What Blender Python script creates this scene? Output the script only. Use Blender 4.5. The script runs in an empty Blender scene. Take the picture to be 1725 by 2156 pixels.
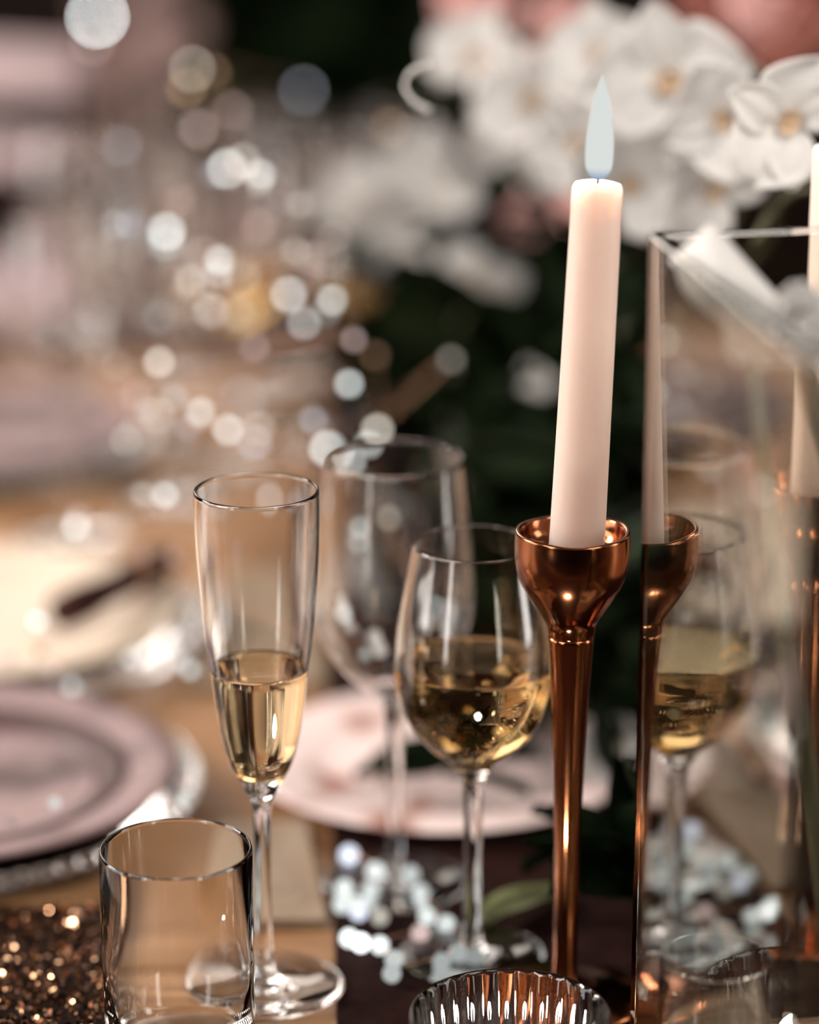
import bpy, bmesh, math, random
from mathutils import Vector, Matrix, Euler
random.seed(7)
SC = bpy.context.scene
COL = SC.collection

# ------------------------------------------------------------------ camera
F = 6109.0                       # focal length in photo pixels (85 mm on a 24 mm wide portrait frame)
TABLE = 0.75
EYE = 0.553                      # camera height above the table top
PITCH = math.radians(17.1)
CP, SP = math.cos(PITCH), math.sin(PITCH)
cam_d = bpy.data.cameras.new('camera')
cam = bpy.data.objects.new('camera', cam_d)
COL.objects.link(cam)
cam.location = (0, 0, TABLE + EYE)
cam.rotation_euler = (math.pi / 2 - PITCH, 0, 0)
cam_d.sensor_fit = 'HORIZONTAL'
cam_d.sensor_width = 24.0
cam_d.lens = 24.0 * F / 1725.0
cam_d.clip_start = 0.05
cam_d.dof.use_dof = True
cam_d.dof.focus_distance = 1.145
cam_d.dof.aperture_fstop = 1.8
SC.camera = cam

# ------------------------------------------------------------------ light
SC.view_settings.view_transform = 'Standard'
SC.view_settings.look = 'None'
SC.view_settings.gamma = 1.0
SC.view_settings.exposure = 0.08
SC.view_settings.use_curve_mapping = False
cy = SC.cycles
cy.use_adaptive_sampling = False
cy.max_bounces = 18
cy.transmission_bounces = 16
cy.glossy_bounces = 8
cy.diffuse_bounces = 3
cy.transparent_max_bounces = 16
cy.sample_clamp_indirect = 8.0
cy.sample_clamp_direct = 0.0
cy.blur_glossy = 0.6
cy.use_denoising = True

w = bpy.data.worlds.new('world')
SC.world = w
w.use_nodes = True
w.node_tree.nodes['Background'].inputs[0].default_value = (0.75, 0.62, 0.55, 1)
w.node_tree.nodes['Background'].inputs[1].default_value = 0.2


def area(name, loc, target, sx, sy, energy, color):
    d = bpy.data.lights.new(name, 'AREA')
    d.shape = 'RECTANGLE'
    d.size, d.size_y = sx, sy
    d.energy = energy
    d.color = color
    o = bpy.data.objects.new(name, d)
    COL.objects.link(o)
    o.location = loc
    o.rotation_euler = (Vector(target) - Vector(loc)).to_track_quat('-Z', 'Y').to_euler()
    return o


def point(name, loc, energy, color, r=0.015, parent=None):
    d = bpy.data.lights.new(name, 'POINT')
    d.energy = energy
    d.color = color
    d.shadow_soft_size = r
    o = bpy.data.objects.new(name, d)
    COL.objects.link(o)
    o.location = loc
    o.parent = parent
    return o


area('key_area_light', (-2.0, -0.6, 2.5), (0.1, 1.4, 0.8), 1.3, 1.0, 42, (1.0, 0.95, 0.9))  # unseen window-like key lamp, added for the overall light
area('side_window_light', (-2.4, 1.3, 1.35), (0, 1.2, 0.95), 1.5, 1.3, 36, (1.0, 0.93, 0.88))
area('side_window_light', (2.5, 1.0, 1.35), (0, 1.2, 0.95), 0.6, 1.7, 24, (1.0, 0.93, 0.88))
area('front_window_light', (1.5, -0.9, 1.35), (0.05, 1.1, 0.95), 0.28, 1.7, 12, (1.0, 0.93, 0.88))
area('front_window_light', (-1.5, -0.5, 1.35), (-0.05, 1.1, 0.95), 0.28, 1.7, 9, (1.0, 0.93, 0.88))
area('overhead_fill', (1.0, 0.3, 2.7), (0.25, 1.5, 0.9), 0.9, 0.9, 40, (1.0, 0.92, 0.85))  # unseen overhead lamp, added as general light and to brighten the flowers
area('table_sheen_light', (-1.3, 4.2, 2.2), (-0.1, 1.6, 0.75), 1.4, 1.0, 26, (1.0, 0.9, 0.8))  # unseen backlight, added to put sheen on the table
area('chair_curtain_fill', (-2.6, 2.2, 2.3), (-0.3, 3.9, 0.8), 1.0, 1.0, 150, (1.0, 0.88, 0.82))  # unseen lamp, added to brighten the chair and curtain


# ------------------------------------------------------------------ picture helpers
def at(x, y, Y=None, h=None):
    """world point seen at photo pixel x, y, either at ground distance Y or at height h above the table"""
    u = (x - 862.5) / F
    v = (1078 - y) / F
    dy = CP + v * SP
    dz = -SP + v * CP
    t = Y / dy if Y is not None else (h - EYE) / dz
    return Vector((u * t, dy * t, TABLE + EYE + dz * t))


def axial(p):
    return p.y * CP + (TABLE + EYE - p.z) * SP


# ------------------------------------------------------------------ materials
MATS = {}


def pbr(name, color, rough=0.5, metal=0.0, **kw):
    if name in MATS:
        return MATS[name]
    m = bpy.data.materials.new(name)
    m.use_nodes = True
    b = m.node_tree.nodes['Principled BSDF']
    b.inputs['Base Color'].default_value = (*color, 1)
    b.inputs['Roughness'].default_value = rough
    b.inputs['Metallic'].default_value = metal
    for k, v in kw.items():
        b.inputs[k.replace('_', ' ')].default_value = v
    MATS[name] = m
    return m


def noise_color(m, c1, c2, scale=20.0, stretch=(1, 1, 1), detail=4.0, lo=0.35, hi=0.65, bump=0.0, sock='Base Color'):
    nt = m.node_tree
    b = nt.nodes['Principled BSDF']
    tc = nt.nodes.new('ShaderNodeTexCoord')
    mp = nt.nodes.new('ShaderNodeMapping')
    mp.inputs['Scale'].default_value = stretch
    nz = nt.nodes.new('ShaderNodeTexNoise')
    nz.inputs['Scale'].default_value = scale
    nz.inputs['Detail'].default_value = detail
    rp = nt.nodes.new('ShaderNodeValToRGB')
    rp.color_ramp.elements[0].position = lo
    rp.color_ramp.elements[1].position = hi
    rp.color_ramp.elements[0].color = (*c1, 1)
    rp.color_ramp.elements[1].color = (*c2, 1)
    nt.links.new(tc.outputs['Object'], mp.inputs[0])
    nt.links.new(mp.outputs[0], nz.inputs[0])
    nt.links.new(nz.outputs[0], rp.inputs[0])
    nt.links.new(rp.outputs[0], b.inputs[sock])
    if bump:
        bp = nt.nodes.new('ShaderNodeBump')
        bp.inputs['Strength'].default_value = bump
        bp.inputs['Distance'].default_value = 0.002
        nt.links.new(nz.outputs[0], bp.inputs['Height'])
        nt.links.new(bp.outputs[0], b.inputs['Normal'])
    return m


def glass(name, color, ior=1.47, rough=0.0):
    if name in MATS:
        return MATS[name]
    m = bpy.data.materials.new(name)
    m.use_nodes = True
    nt = m.node_tree
    nt.nodes.remove(nt.nodes['Principled BSDF'])
    g = nt.nodes.new('ShaderNodeBsdfGlass')
    g.inputs['Color'].default_value = (*color, 1)
    g.inputs['IOR'].default_value = ior
    g.inputs['Roughness'].default_value = rough
    nt.links.new(g.outputs[0], nt.nodes['Material Output'].inputs[0])
    MATS[name] = m
    return m


def emit(name, color, strength):
    if name in MATS:
        return MATS[name]
    m = bpy.data.materials.new(name)
    m.use_nodes = True
    nt = m.node_tree
    nt.nodes.remove(nt.nodes['Principled BSDF'])
    e = nt.nodes.new('ShaderNodeEmission')
    e.inputs[0].default_value = (*color, 1)
    e.inputs[1].default_value = strength
    nt.links.new(e.outputs[0], nt.nodes['Material Output'].inputs[0])
    MATS[name] = m
    return m


M_GLASS = glass('clear_glass', (0.995, 0.993, 0.99))
M_VASE = glass('vase_glass', (0.97, 0.965, 0.94), 1.52)
M_WINE = glass('pale_wine', (0.84, 0.70, 0.48), 1.34)
M_CHAMP = glass('sparkling_wine', (0.985, 0.89, 0.74), 1.34)
M_COPPER = pbr('polished_copper', (0.30, 0.112, 0.05), 0.2, 1.0)
noise_color(M_COPPER, (0.11, 0.11, 0.11), (0.22, 0.22, 0.22), 35, (1, 1, 0.25), 5, sock='Roughness')
M_WAX = pbr('blush_wax', (0.55, 0.455, 0.40), 0.42, 0.0, Subsurface_Weight=1.0, Subsurface_Scale=0.035)
M_WAX.node_tree.nodes['Principled BSDF'].inputs['Subsurface Radius'].default_value = (1.0, 0.72, 0.58)
M_WICK = pbr('burnt_wick', (0.02, 0.015, 0.012), 0.9)
M_WOOD = noise_color(pbr('table_wood', (0.4, 0.25, 0.14), 0.4), (0.20, 0.09, 0.037), (0.47, 0.27, 0.13), 9, (0.7, 9, 9), 7, 0.3, 0.72, 0.15)
M_DARKWOOD = noise_color(pbr('dark_wood', (0.05, 0.025, 0.015), 0.4), (0.02, 0.009, 0.006), (0.07, 0.03, 0.018), 6, (1, 8, 8), 5)
M_RUNNER = noise_color(pbr('runner_cloth', (0.05, 0.02, 0.016), 0.85), (0.022, 0.007, 0.006), (0.045, 0.016, 0.012), 90, bump=0.3)
M_NAPKIN = noise_color(pbr('cream_linen', (0.8, 0.66, 0.5), 0.85), (0.60, 0.45, 0.31), (0.68, 0.54, 0.40), 60, bump=0.2)
M_CREAM = pbr('cream_glaze', (0.62, 0.51, 0.40), 0.5)
M_PINK = noise_color(pbr('pink_glaze', (0.66, 0.50, 0.47), 0.5), (0.05, 0.018, 0.018), (0.25, 0.165, 0.165), 13, (1, 1, 1), 2, 0.40, 0.56)
M_BLUSH = noise_color(pbr('blush_glaze', (0.82, 0.66, 0.62), 0.22), (0.40, 0.20, 0.16), (0.84, 0.68, 0.65), 26, (1, 1, 1), 1.5, 0.33, 0.46)
M_FLAKE = pbr('bronze_flake', (0.75, 0.45, 0.26), 0.12, 1.0)
M_FLAKE2 = pbr('dark_flake', (0.10, 0.04, 0.02), 0.25, 1.0)
M_MAT = pbr('glitter_backing', (0.016, 0.009, 0.006), 0.7)
M_PETAL = pbr('white_petal', (0.53, 0.515, 0.495), 0.55, 0.0, Subsurface_Weight=0.0)
M_LIP = pbr('orchid_lip', (0.50, 0.36, 0.24), 0.5)
M_ROSE = pbr('coral_petal', (0.40, 0.15, 0.115), 0.55)
M_ROSEP = pbr('pink_petal', (0.74, 0.45, 0.42), 0.55)
M_LEAF = noise_color(pbr('dark_leaf', (0.02, 0.05, 0.015), 0.6), (0.003, 0.006, 0.002), (0.014, 0.03, 0.008), 14)
M_LEAFP = pbr('pale_leaf', (0.30, 0.32, 0.17), 0.5)
M_STEM = pbr('orchid_stem', (0.06, 0.06, 0.025), 0.5)
M_POT = pbr('black_ceramic', (0.012, 0.010, 0.009), 0.35)
M_CHAIR = noise_color(pbr('chair_paint', (0.62, 0.48, 0.48), 0.5), (0.55, 0.40, 0.41), (0.68, 0.53, 0.54), 6)
M_CURTAIN = noise_color(pbr('curtain_cloth', (0.5, 0.33, 0.3), 0.8), (0.72, 0.52, 0.48), (0.88, 0.70, 0.66), 3, (1, 1, 0.3))
M_FLOOR = noise_color(pbr('dark_floor', (0.02, 0.012, 0.009), 0.6), (0.012, 0.007, 0.005), (0.03, 0.016, 0.011), 2, (1, 8, 1))
M_WALL = noise_color(pbr('dark_wall', (0.02, 0.013, 0.010), 0.8), (0.012, 0.008, 0.006), (0.024, 0.015, 0.012), 1.5)
M_WIRE = pbr('copper_wire', (0.7, 0.4, 0.25), 0.3, 1.0)


for m_ in (M_RUNNER, M_LEAF, M_FLOOR, M_WALL, M_MAT):
    m_.node_tree.nodes['Principled BSDF'].inputs['Specular IOR Level'].default_value = 0.12


# ------------------------------------------------------------------ object helpers
def tag(o, label=None, cat=None, group=None, kind=None):
    if label:
        o['label'] = label
    if cat:
        o['category'] = cat
    if group:
        o['group'] = group
    if kind:
        o['kind'] = kind
    return o


def empty(name, loc, label=None, cat=None, group=None, rz=0.0):
    o = bpy.data.objects.new(name, None)
    o.empty_display_size = 0.02
    COL.objects.link(o)
    o.location = loc
    o.rotation_euler = (0, 0, rz)
    return tag(o, label, cat, group)


def obj(name, bm, mat, parent=None, smooth=True, loc=None):
    me = bpy.data.meshes.new(name)
    bmesh.ops.recalc_face_normals(bm, faces=bm.faces)
    bm.to_mesh(me)
    bm.free()
    if smooth:
        for pl in me.polygons:
            pl.use_smooth = True
    for mm in (mat if isinstance(mat, (list, tuple)) else [mat]):
        me.materials.append(mm)
    o = bpy.data.objects.new(name, me)
    COL.objects.link(o)
    if parent:
        o.parent = parent
    if loc is not None:
        o.location = loc
    return o


def copy_tree(o, parent=None):
    c = o.copy()
    COL.objects.link(c)
    c.parent = parent
    for ch in list(o.children):
        copy_tree(ch, c)
    return c


def spline(pts, n=5):
    """Catmull-Rom through 2-D points"""
    out = []
    P = [pts[0]] + list(pts) + [pts[-1]]
    for i in range(1, len(P) - 2):
        p0, p1, p2, p3 = P[i - 1], P[i], P[i + 1], P[i + 2]
        for k in range(n):
            t = k / n
            q = []
            for a in range(len(p1)):
                q.append(0.5 * (2 * p1[a] + (p2[a] - p0[a]) * t + (2 * p0[a] - 5 * p1[a] + 4 * p2[a] - p3[a]) * t * t
                                + (3 * p1[a] - p0[a] - 3 * p2[a] + p3[a]) * t ** 3))
            out.append(tuple(q))
    out.append(tuple(pts[-1]))
    return out


def lathe(prof, segs=64, bm=None, ripple=None):
    """spin (r, z) pairs round z; r == 0 makes a pole"""
    bm = bm or bmesh.new()
    rings = []
    for r, z in prof:
        if r < 1e-6:
            rings.append([bm.verts.new((0, 0, z))])
        else:
            row = []
            for s in range(segs):
                a = 2 * math.pi * s / segs
                rr = r * (ripple(a, z) if ripple else 1.0)
                row.append(bm.verts.new((rr * math.cos(a), rr * math.sin(a), z)))
            rings.append(row)
    for a, b in zip(rings[:-1], rings[1:]):
        if len(a) == 1 and len(b) == 1:
            continue
        for s in range(segs):
            t = (s + 1) % segs
            if len(a) == 1:
                bm.faces.new((a[0], b[s], b[t]))
            elif len(b) == 1:
                bm.faces.new((a[s], b[0], a[t]))
            else:
                bm.faces.new((a[s], b[s], b[t], a[t]))
    return bm


def box(bm, c, s, rot=None):
    m = Matrix.Translation(c) @ (rot.to_4x4() if rot else Matrix.Identity(4)) @ Matrix.Diagonal((*s, 1))
    return bmesh.ops.create_cube(bm, size=1.0, matrix=m)


def bevel(bm, w_, seg=2):
    bmesh.ops.bevel(bm, geom=bm.edges[:], offset=w_, segments=seg, affect='EDGES', profile=0.5)


def tube(pts, rad, segs=8, bm=None):
    bm = bm or bmesh.new()
    pts = [Vector(q) for q in pts]
    rows = []
    for i, q in enumerate(pts):
        d = (pts[min(i + 1, len(pts) - 1)] - pts[max(i - 1, 0)]).normalized()
        up = Vector((0, 0, 1)) if abs(d.z) < 0.9 else Vector((1, 0, 0))
        a = d.cross(up).normalized()
        b = d.cross(a).normalized()
        r = rad(i / (len(pts) - 1)) if callable(rad) else rad
        rows.append([bm.verts.new(q + a * r * math.cos(2 * math.pi * s / segs) + b * r * math.sin(2 * math.pi * s / segs)) for s in range(segs)])
    for A, B in zip(rows[:-1], rows[1:]):
        for s in range(segs):
            t = (s + 1) % segs
            bm.faces.new((A[s], A[t], B[t], B[s]))
    bm.faces.new(rows[0])
    bm.faces.new(rows[-1])
    return bm


def px_profile(rows, Y):
    """(photo row, half width in pixels) pairs of a thing standing at distance Y -> (r, z above the table)"""
    out = []
    for y, hw in rows:
        q = at(862.5, y, Y=Y)
        out.append((hw / F * axial(q), q.z - TABLE))
    return out


# ------------------------------------------------------------------ room and table
def structure(o):
    o['kind'] = 'structure'
    return o


bm = bmesh.new(); box(bm, (0, 2.5, -0.05), (9, 11, 0.1)); structure(obj('floor', bm, M_FLOOR, smooth=False))
bm = bmesh.new(); box(bm, (0, 7.05, 1.6), (9, 0.1, 3.2)); structure(obj('wall_back', bm, M_WALL, smooth=False))
bm = bmesh.new(); box(bm, (4.55, 2.5, 1.6), (0.1, 9, 3.2)); structure(obj('wall_right', bm, M_WALL, smooth=False))

bm = bmesh.new(); box(bm, (0, -3.05, 1.6), (9, 0.1, 3.2)); structure(obj('wall_front', bm, M_WALL, smooth=False))
bm = bmesh.new(); box(bm, (-4.55, 2.5, 1.6), (0.1, 9, 3.2)); structure(obj('wall_left', bm, M_WALL, smooth=False))

T_Y0, T_Y1, T_X0, T_X1 = 0.72, 2.20, -1.0, 1.0
table = empty('dining_table', (0, (T_Y0 + T_Y1) / 2, 0), 'long brown wooden dining table laid with plates and glasses', 'table')
nb = 11
bw = (T_Y1 - T_Y0) / nb
for i in range(nb):
    bm = bmesh.new()
    box(bm, (0, 0, 0), (T_X1 - T_X0, bw - 0.002, 0.035))
    bevel(bm, 0.002, 2)
    o = obj('board', bm, M_WOOD, table, smooth=False)
    o.location = (0, T_Y0 + bw * (i + .5) - table.location.y, TABLE - 0.0175 - 0.0004 * (i % 3))
for sx in (-1, 1):
    for sy in (-1, 1):
        bm = bmesh.new()
        lathe([(0, 0), (0.03, 0), (0.036, 0.3), (0.045, 0.7), (0.045, TABLE - 0.036), (0, TABLE - 0.036)], 16, bm)
        o = obj('leg', bm, M_DARKWOOD, table)
        o.location = (sx * 0.88, sy * (T_Y1 - T_Y0) * 0.42, 0)

# dark cloth runner down the middle of the table
bm = bmesh.new()
N, K = 40, 20
bm = bmesh.new(); box(bm, (0.0, 0.865, TABLE + 0.0012), (1.9, 0.262, 0.0016))  # unseen cloth, added so the copper cup reflects something dark
tag(obj('table_runner', bm, M_RUNNER, smooth=False), 'added unseen dark cloth at the near table edge, darkening the copper cup reflection', 'table runner')
bm = bmesh.new()
X0, X1, Y0, Y1 = -0.030, 0.42, 1.0, 2.16
g = {}
for i in range(N + 1):
    for j in range(K + 1):
        yy = Y0 + (Y1 - Y0) * i / N
        xx = X0 + (X1 - X0) * j / K - 0.006 * (yy - 1.08) / 0.1 * 0.6
        g[i, j] = bm.verts.new((xx, yy, TABLE + 0.0012 + 0.0005 * math.sin(i * 1.3) * math.sin(j * 2.1)))
for i in range(N):
    for j in range(K):
        bm.faces.new((g[i, j], g[i, j + 1], g[i + 1, j + 1], g[i + 1, j]))
bmesh.ops.solidify(bm, geom=bm.faces[:], thickness=0.0008)
tag(obj('table_runner', bm, M_RUNNER), 'dark burgundy brown cloth runner along the middle of the table', 'table runner')


# ------------------------------------------------------------------ drinking glasses
def bowl_profile(outer, t, floor_z, n=5):
    """outer: (r, z) from rim down to the pole at the bottom -> closed glass wall profile pole..rim..inner pole"""
    o = spline(outer[::-1], n)                     # bottom -> rim
    prof = [(0, o[0][1])] + [q for q in o if q[0] > 1e-5]
    rim_r, rim_z = prof[-1]
    prof.append((rim_r - t * 0.15, rim_z + t * 0.42))
    prof.append((rim_r - t * 0.85, rim_z + t * 0.42))
    inner = []
    for q in o[::-1]:
        if q[0] - t > 0.0005 and q[1] > floor_z:
            inner.append((q[0] - t, q[1]))
    prof += inner
    prof.append((inner[-1][0] * 0.55, floor_z + 0.0002) if inner[-1][0] > 0.002 else (inner[-1][0] * 0.5, floor_z))
    prof.append((0, floor_z))
    return prof, inner


def liquid(outer, t, floor_z, level, n=5, eps=0.00025):
    o = spline(outer[::-1], n)
    prof = [(0, floor_z - eps)]
    last = None
    for q in o:
        if q[1] > floor_z and q[0] - t > 0.0005:
            if q[1] >= level:
                if last:
                    k = (level - last[1]) / (q[1] - last[1])
                    last = (last[0] + (q[0] - last[0]) * k, level)
                    prof.append((last[0] - t + eps + 0.0006, level + 0.0007))
                    prof.append((last[0] - t + eps - 0.0007, level + 0.0002))
                    prof.append((last[0] - t - 0.002, level))
                break
            prof.append((q[0] - t + eps, q[1]))
            last = q
    prof.append((0, level))
    return prof


def stem_glass(name, label, cat, x, base_px, Y, bowl_rows, stem_rows, foot_rows, t, floor_px, level_px=None, wine=None,
               group=None, segs=72, tilt=0.0):
    base = at(x, base_px, Y=Y)
    base.z = TABLE + 0.0022
    root = empty(name, base, label, cat, group)
    outer = px_profile(bowl_rows, Y)
    floor_z = at(862.5, floor_px, Y=Y).z - TABLE
    prof, inner = bowl_profile(outer, t, floor_z)
    obj('bowl', lathe(prof, segs), M_GLASS, root)
    if level_px:
        lv = at(862.5, level_px, Y=Y).z - TABLE
        lo = obj('wine', lathe(liquid(outer, t, floor_z, lv), segs), wine, root)
        lo['label'] = 'pale golden wine'
    st = spline(px_profile(stem_rows, Y), 4)
    st = [(0, st[0][1])] + st + [(0, st[-1][1])]
    obj('stem', lathe(st, 32), M_GLASS, root)
    ft = px_profile(foot_rows, Y)
    ft = [(r, max(z, 0.0012)) for r, z in ft]
    R = ft[-1][0]
    prof = [(0, ft[0][1])] + spline(ft, 4) + [(R + 0.0006, 0.0007), (R - 0.0004, 0.0), (R * 0.5, 0.0003), (0, 0.0006)]
    obj('foot', lathe(prof, segs), M_GLASS, root)
    root.rotation_euler = (0, tilt, 0)
    return root


flute = stem_glass('champagne_flute', 'tall champagne flute part filled with golden sparkling wine behind the clear tumbler', 'champagne flute',
                   558, 2087, 1.11,
                   [(1044, 132), (1100, 132), (1180, 129), (1260, 123), (1340, 115), (1420, 104), (1500, 93), (1570, 80), (1620, 64), (1655, 44), (1685, 28), (1700, 0)],
                   [(1690, 27), (1710, 20), (1760, 18), (1900, 17), (2000, 17), (2045, 21), (2060, 26)],
                   [(2045, 22), (2062, 34), (2075, 80), (2084, 164)], 0.0011, 1642, 1416, M_CHAMP, tilt=-0.001)
wine = stem_glass('wine_glass', 'round wine glass part filled with white wine beside the copper candlestick', 'wine glass',
                  994, 2021, 1.14,
                  [(1156, 131), (1200, 138), (1260, 150), (1330, 162), (1400, 168), (1450, 166), (1500, 152), (1545, 127), (1585, 88), (1615, 48), (1645, 29), (1660, 0)],
                  [(1640, 29), (1670, 22), (1750, 19), (1860, 18), (1965, 20), (2004, 26)],
                  [(1988, 22), (2004, 36), (2012, 80), (2018, 150)], 0.0011, 1606, 1408, M_WINE)
back = stem_glass('wine_glass', 'large empty wine glass standing between the flute and the filled wine glass', 'wine glass',
                  832, 1874, 1.215,
                  [(975, 146), (1060, 156), (1150, 166), (1240, 173), (1310, 169), (1370, 146), (1420, 106), (1455, 64), (1485, 30), (1500, 0)],
                  [(1482, 30), (1510, 21), (1600, 17), (1780, 17), (1835, 19), (1859, 26)],
                  [(1842, 20), (1858, 36), (1866, 85), (1872, 150)], 0.0011, 1468)


def tumbler(name, label, x, y, hw, Y, group=None, ribs=0, t=0.0016, flare=1.0, segs=96, floor=0.006):
    c = at(x, y, Y=Y)
    R = hw / F * axial(c)
    Hh = c.z - TABLE
    root = empty(name, (c.x, c.y, TABLE + 0.0002), label, 'tumbler', group)
    rb = R * flare
    prof = [(0, 0.001), (rb * 0.9, 0.0), (rb - 0.0008, 0.0008), (rb, 0.003), (R, Hh - t), (R - t * 0.2, Hh - t * 0.25), (R - t * 0.5, Hh), (R - t * 0.85, Hh - t * 0.3)]
    inn = [(R - t, Hh - t * 1.2), (R - t - (R - rb) * 0.5, Hh * 0.5), (rb - t, floor + 0.003), (rb - t - 0.003, floor + 0.0004), (0, floor)]
    bm = lathe(prof + inn, segs)
    if ribs:
        for v in bm.verts:
            r = math.hypot(v.co.x, v.co.y)
            if r < R - t * 0.95 and r > rb - t * 1.3 and floor + 0.002 < v.co.z < Hh - t:
                a = math.atan2(v.co.y, v.co.x)
                k = 1 - 0.030 * abs(math.sin(a * ribs / 2)) ** 0.7
                v.co.x *= k
                v.co.y *= k
    obj('glass_wall', bm, M_GLASS, root)
    return root


tumbler('tumbler', 'empty clear straight-sided tumbler at the front left beside the glitter mat', 370, 1785, 162, 1.05)
RIBBED = tumbler('ribbed_tumbler', 'ribbed clear tumbler cut off by the bottom edge below the copper candlestick', 1075, 2132, 213, 1.0, ribs=34, segs=272, flare=0.9).location


# ------------------------------------------------------------------ copper candlesticks
def candlestick(x, Y, label):
    rows = [(1131, 121), (1165, 122), (1200, 119), (1230, 110), (1260, 93), (1290, 73), (1318, 55), (1345, 49.5), (1400, 45), (1500, 38.5), (1600, 34), (1750, 29),
            (1900, 26.5), (2020, 26), (2065, 30), (2090, 60), (2104, 120)]
    pr = px_profile(rows, 1.1)
    c = at(x, 1131, Y=Y)
    root = empty('candlestick', (c.x, c.y, TABLE + 0.0017), label, 'candlestick')
    cup = pr[:8]
    rim_r, rim_z = cup[0]
    prof = [(0, cup[-1][1])] + spline(cup[::-1], 5)
    t = 0.0021
    prof += [(rim_r, rim_z + 0.0006), (rim_r - t * 0.3, rim_z + 0.0013), (rim_r - t * 0.75, rim_z + 0.0011), (rim_r - t, rim_z + 0.0002)]
    fl = rim_z - 0.0095
    prof += [(rim_r - t - 0.0002, rim_z - 0.003), (rim_r - t - 0.002, rim_z - 0.007), (rim_r - t - 0.005, fl), (0, fl - 0.001)]
    bm = lathe(prof, 96)
    for v in bm.verts:                           # hand-finished lip, very slightly uneven
        if v.co.z > rim_z - 0.004:
            a = math.atan2(v.co.y, v.co.x)
            v.co.z += 0.00035 * math.sin(2 * a + 1.0) + 0.0002 * math.sin(5 * a)
    obj('cup', bm, M_COPPER, root)
    st = spline(pr[7:15], 5)
    obj('stem', lathe([(0, st[0][1] + 0.0005)] + st + [(0, st[-1][1])], 48), M_COPPER, root)
    R = 0.034
    zb = pr[14][1]
    obj('base', lathe([(0, zb + 0.0005), (pr[14][0] + 0.0002, zb + 0.0005), (0.009, zb * 0.62), (0.018, zb * 0.38), (R - 0.002, 0.003), (R, 0.0015), (R - 0.001, 0), (0, 0)], 64), M_COPPER, root)
    return root, Vector((c.x, c.y, TABLE + 0.0017 + fl))


def taper(name, foot, tip, r0, r1, label, lit=True):
    d = Vector(tip) - Vector(foot)
    L = d.length
    root = empty(name, foot, label, 'candle')
    root.rotation_euler = d.to_track_quat('Z', 'Y').to_euler()
    prof = [(0, 0), (r0 * 0.97, 0), (r0, 0.001)]
    for i in range(1, 12):
        k = i / 12
        prof.append((r0 + (r1 - r0) * k, L * k))
    prof += [(r1 + 0.0001, L - 0.004), (r1 - 0.0002, L - 0.0016), (r1 - 0.0009, L - 0.0004), (r1 - 0.0022, L), (r1 * 0.55, L - 0.0008), (0.0025, L - 0.0004), (0, L)]
    obj('wax', lathe(prof, 64), M_WAX, root)
    obj('wick', tube([(0, 0, L - 0.001), (0.0002, 0, L + 0.003), (0.0008, 0.0003, L + 0.0055), (0.0018, 0.0006, L + 0.0072)], 0.0007, 8), M_WICK, root)
    return root, L


M_FLAME = emit('flame', (0.95, 1.0, 0.97), 0.70)
nt = M_FLAME.node_tree
tcn = nt.nodes.new('ShaderNodeTexCoord'); sep = nt.nodes.new('ShaderNodeSeparateXYZ'); rmp = nt.nodes.new('ShaderNodeValToRGB')
rmp.color_ramp.elements[0].position = 0.02; rmp.color_ramp.elements[0].color = (0.42, 0.55, 0.75, 1)
rmp.color_ramp.elements[1].position = 0.12; rmp.color_ramp.elements[1].color = (0.95, 1.0, 0.97, 1)
nt.links.new(tcn.outputs['Generated'], sep.inputs[0]); nt.links.new(sep.outputs[2], rmp.inputs[0])
nt.links.new(rmp.outputs[0], nt.nodes['Emission'].inputs[0])


def flame(root, L, pts, rads, power):
    bm = bmesh.new()
    n = len(pts)
    sp_ = spline([(*q, r) for q, r in zip(pts, rads)], 6)
    rows = []
    for x, y, z, r in sp_:
        rows.append([bm.verts.new((x + r * math.cos(2 * math.pi * s / 24), y + r * math.sin(2 * math.pi * s / 24), z)) for s in range(24)])
    for A, B in zip(rows[:-1], rows[1:]):
        for s in range(24):
            bm.faces.new((A[s], A[(s + 1) % 24], B[(s + 1) % 24], B[s]))
    bm.faces.new(rows[0]); bm.faces.new(rows[-1])
    obj('flame', bm, M_FLAME, root)
    return point('flame_light', (0.006, 0, L + 0.014), power, (1.0, 0.93, 0.84), 0.004, root)


stick, socket = candlestick(1206, 1.1, 'polished copper candlestick with a cup top holding the lit candle')
PXM = axial(at(1206, 1131, Y=1.1)) / F
foot = at(1214, 1150, Y=1.1); foot.z = socket.z + 0.0006
top = at(1259, 386, Y=1.1)
candle, CL = taper('taper_candle', foot, top, 59 * PXM, 53.5 * PXM * axial(top) / F / PXM, 'lit blush white candle leaning in the copper candlestick')
q = axial(top) / F
flame(candle, CL, [(0.0004, 0, CL + 0.0018), (0.0002, 0, CL + 0.006), (0.0012, 0, CL + 0.015), (0.0028, 0, CL + 0.024), (0.0048, 0, CL + 0.033), (0.0062, 0, CL + 0.0405)],
      [0.0022, 0.0050, 0.0054, 0.0044, 0.0026, 0.0002], 0.6)
stick2, socket2 = candlestick(1728, 1.17, 'second copper candlestick behind the square glass vase at the right edge')
f2 = socket2 + Vector((0, 0, 0.0006))
taper('taper_candle', f2, f2 + Vector((0.0, 0.0, 0.152)), 0.0105, 0.0100, 'unlit pale candle cut off by the right edge above the vase')



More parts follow.
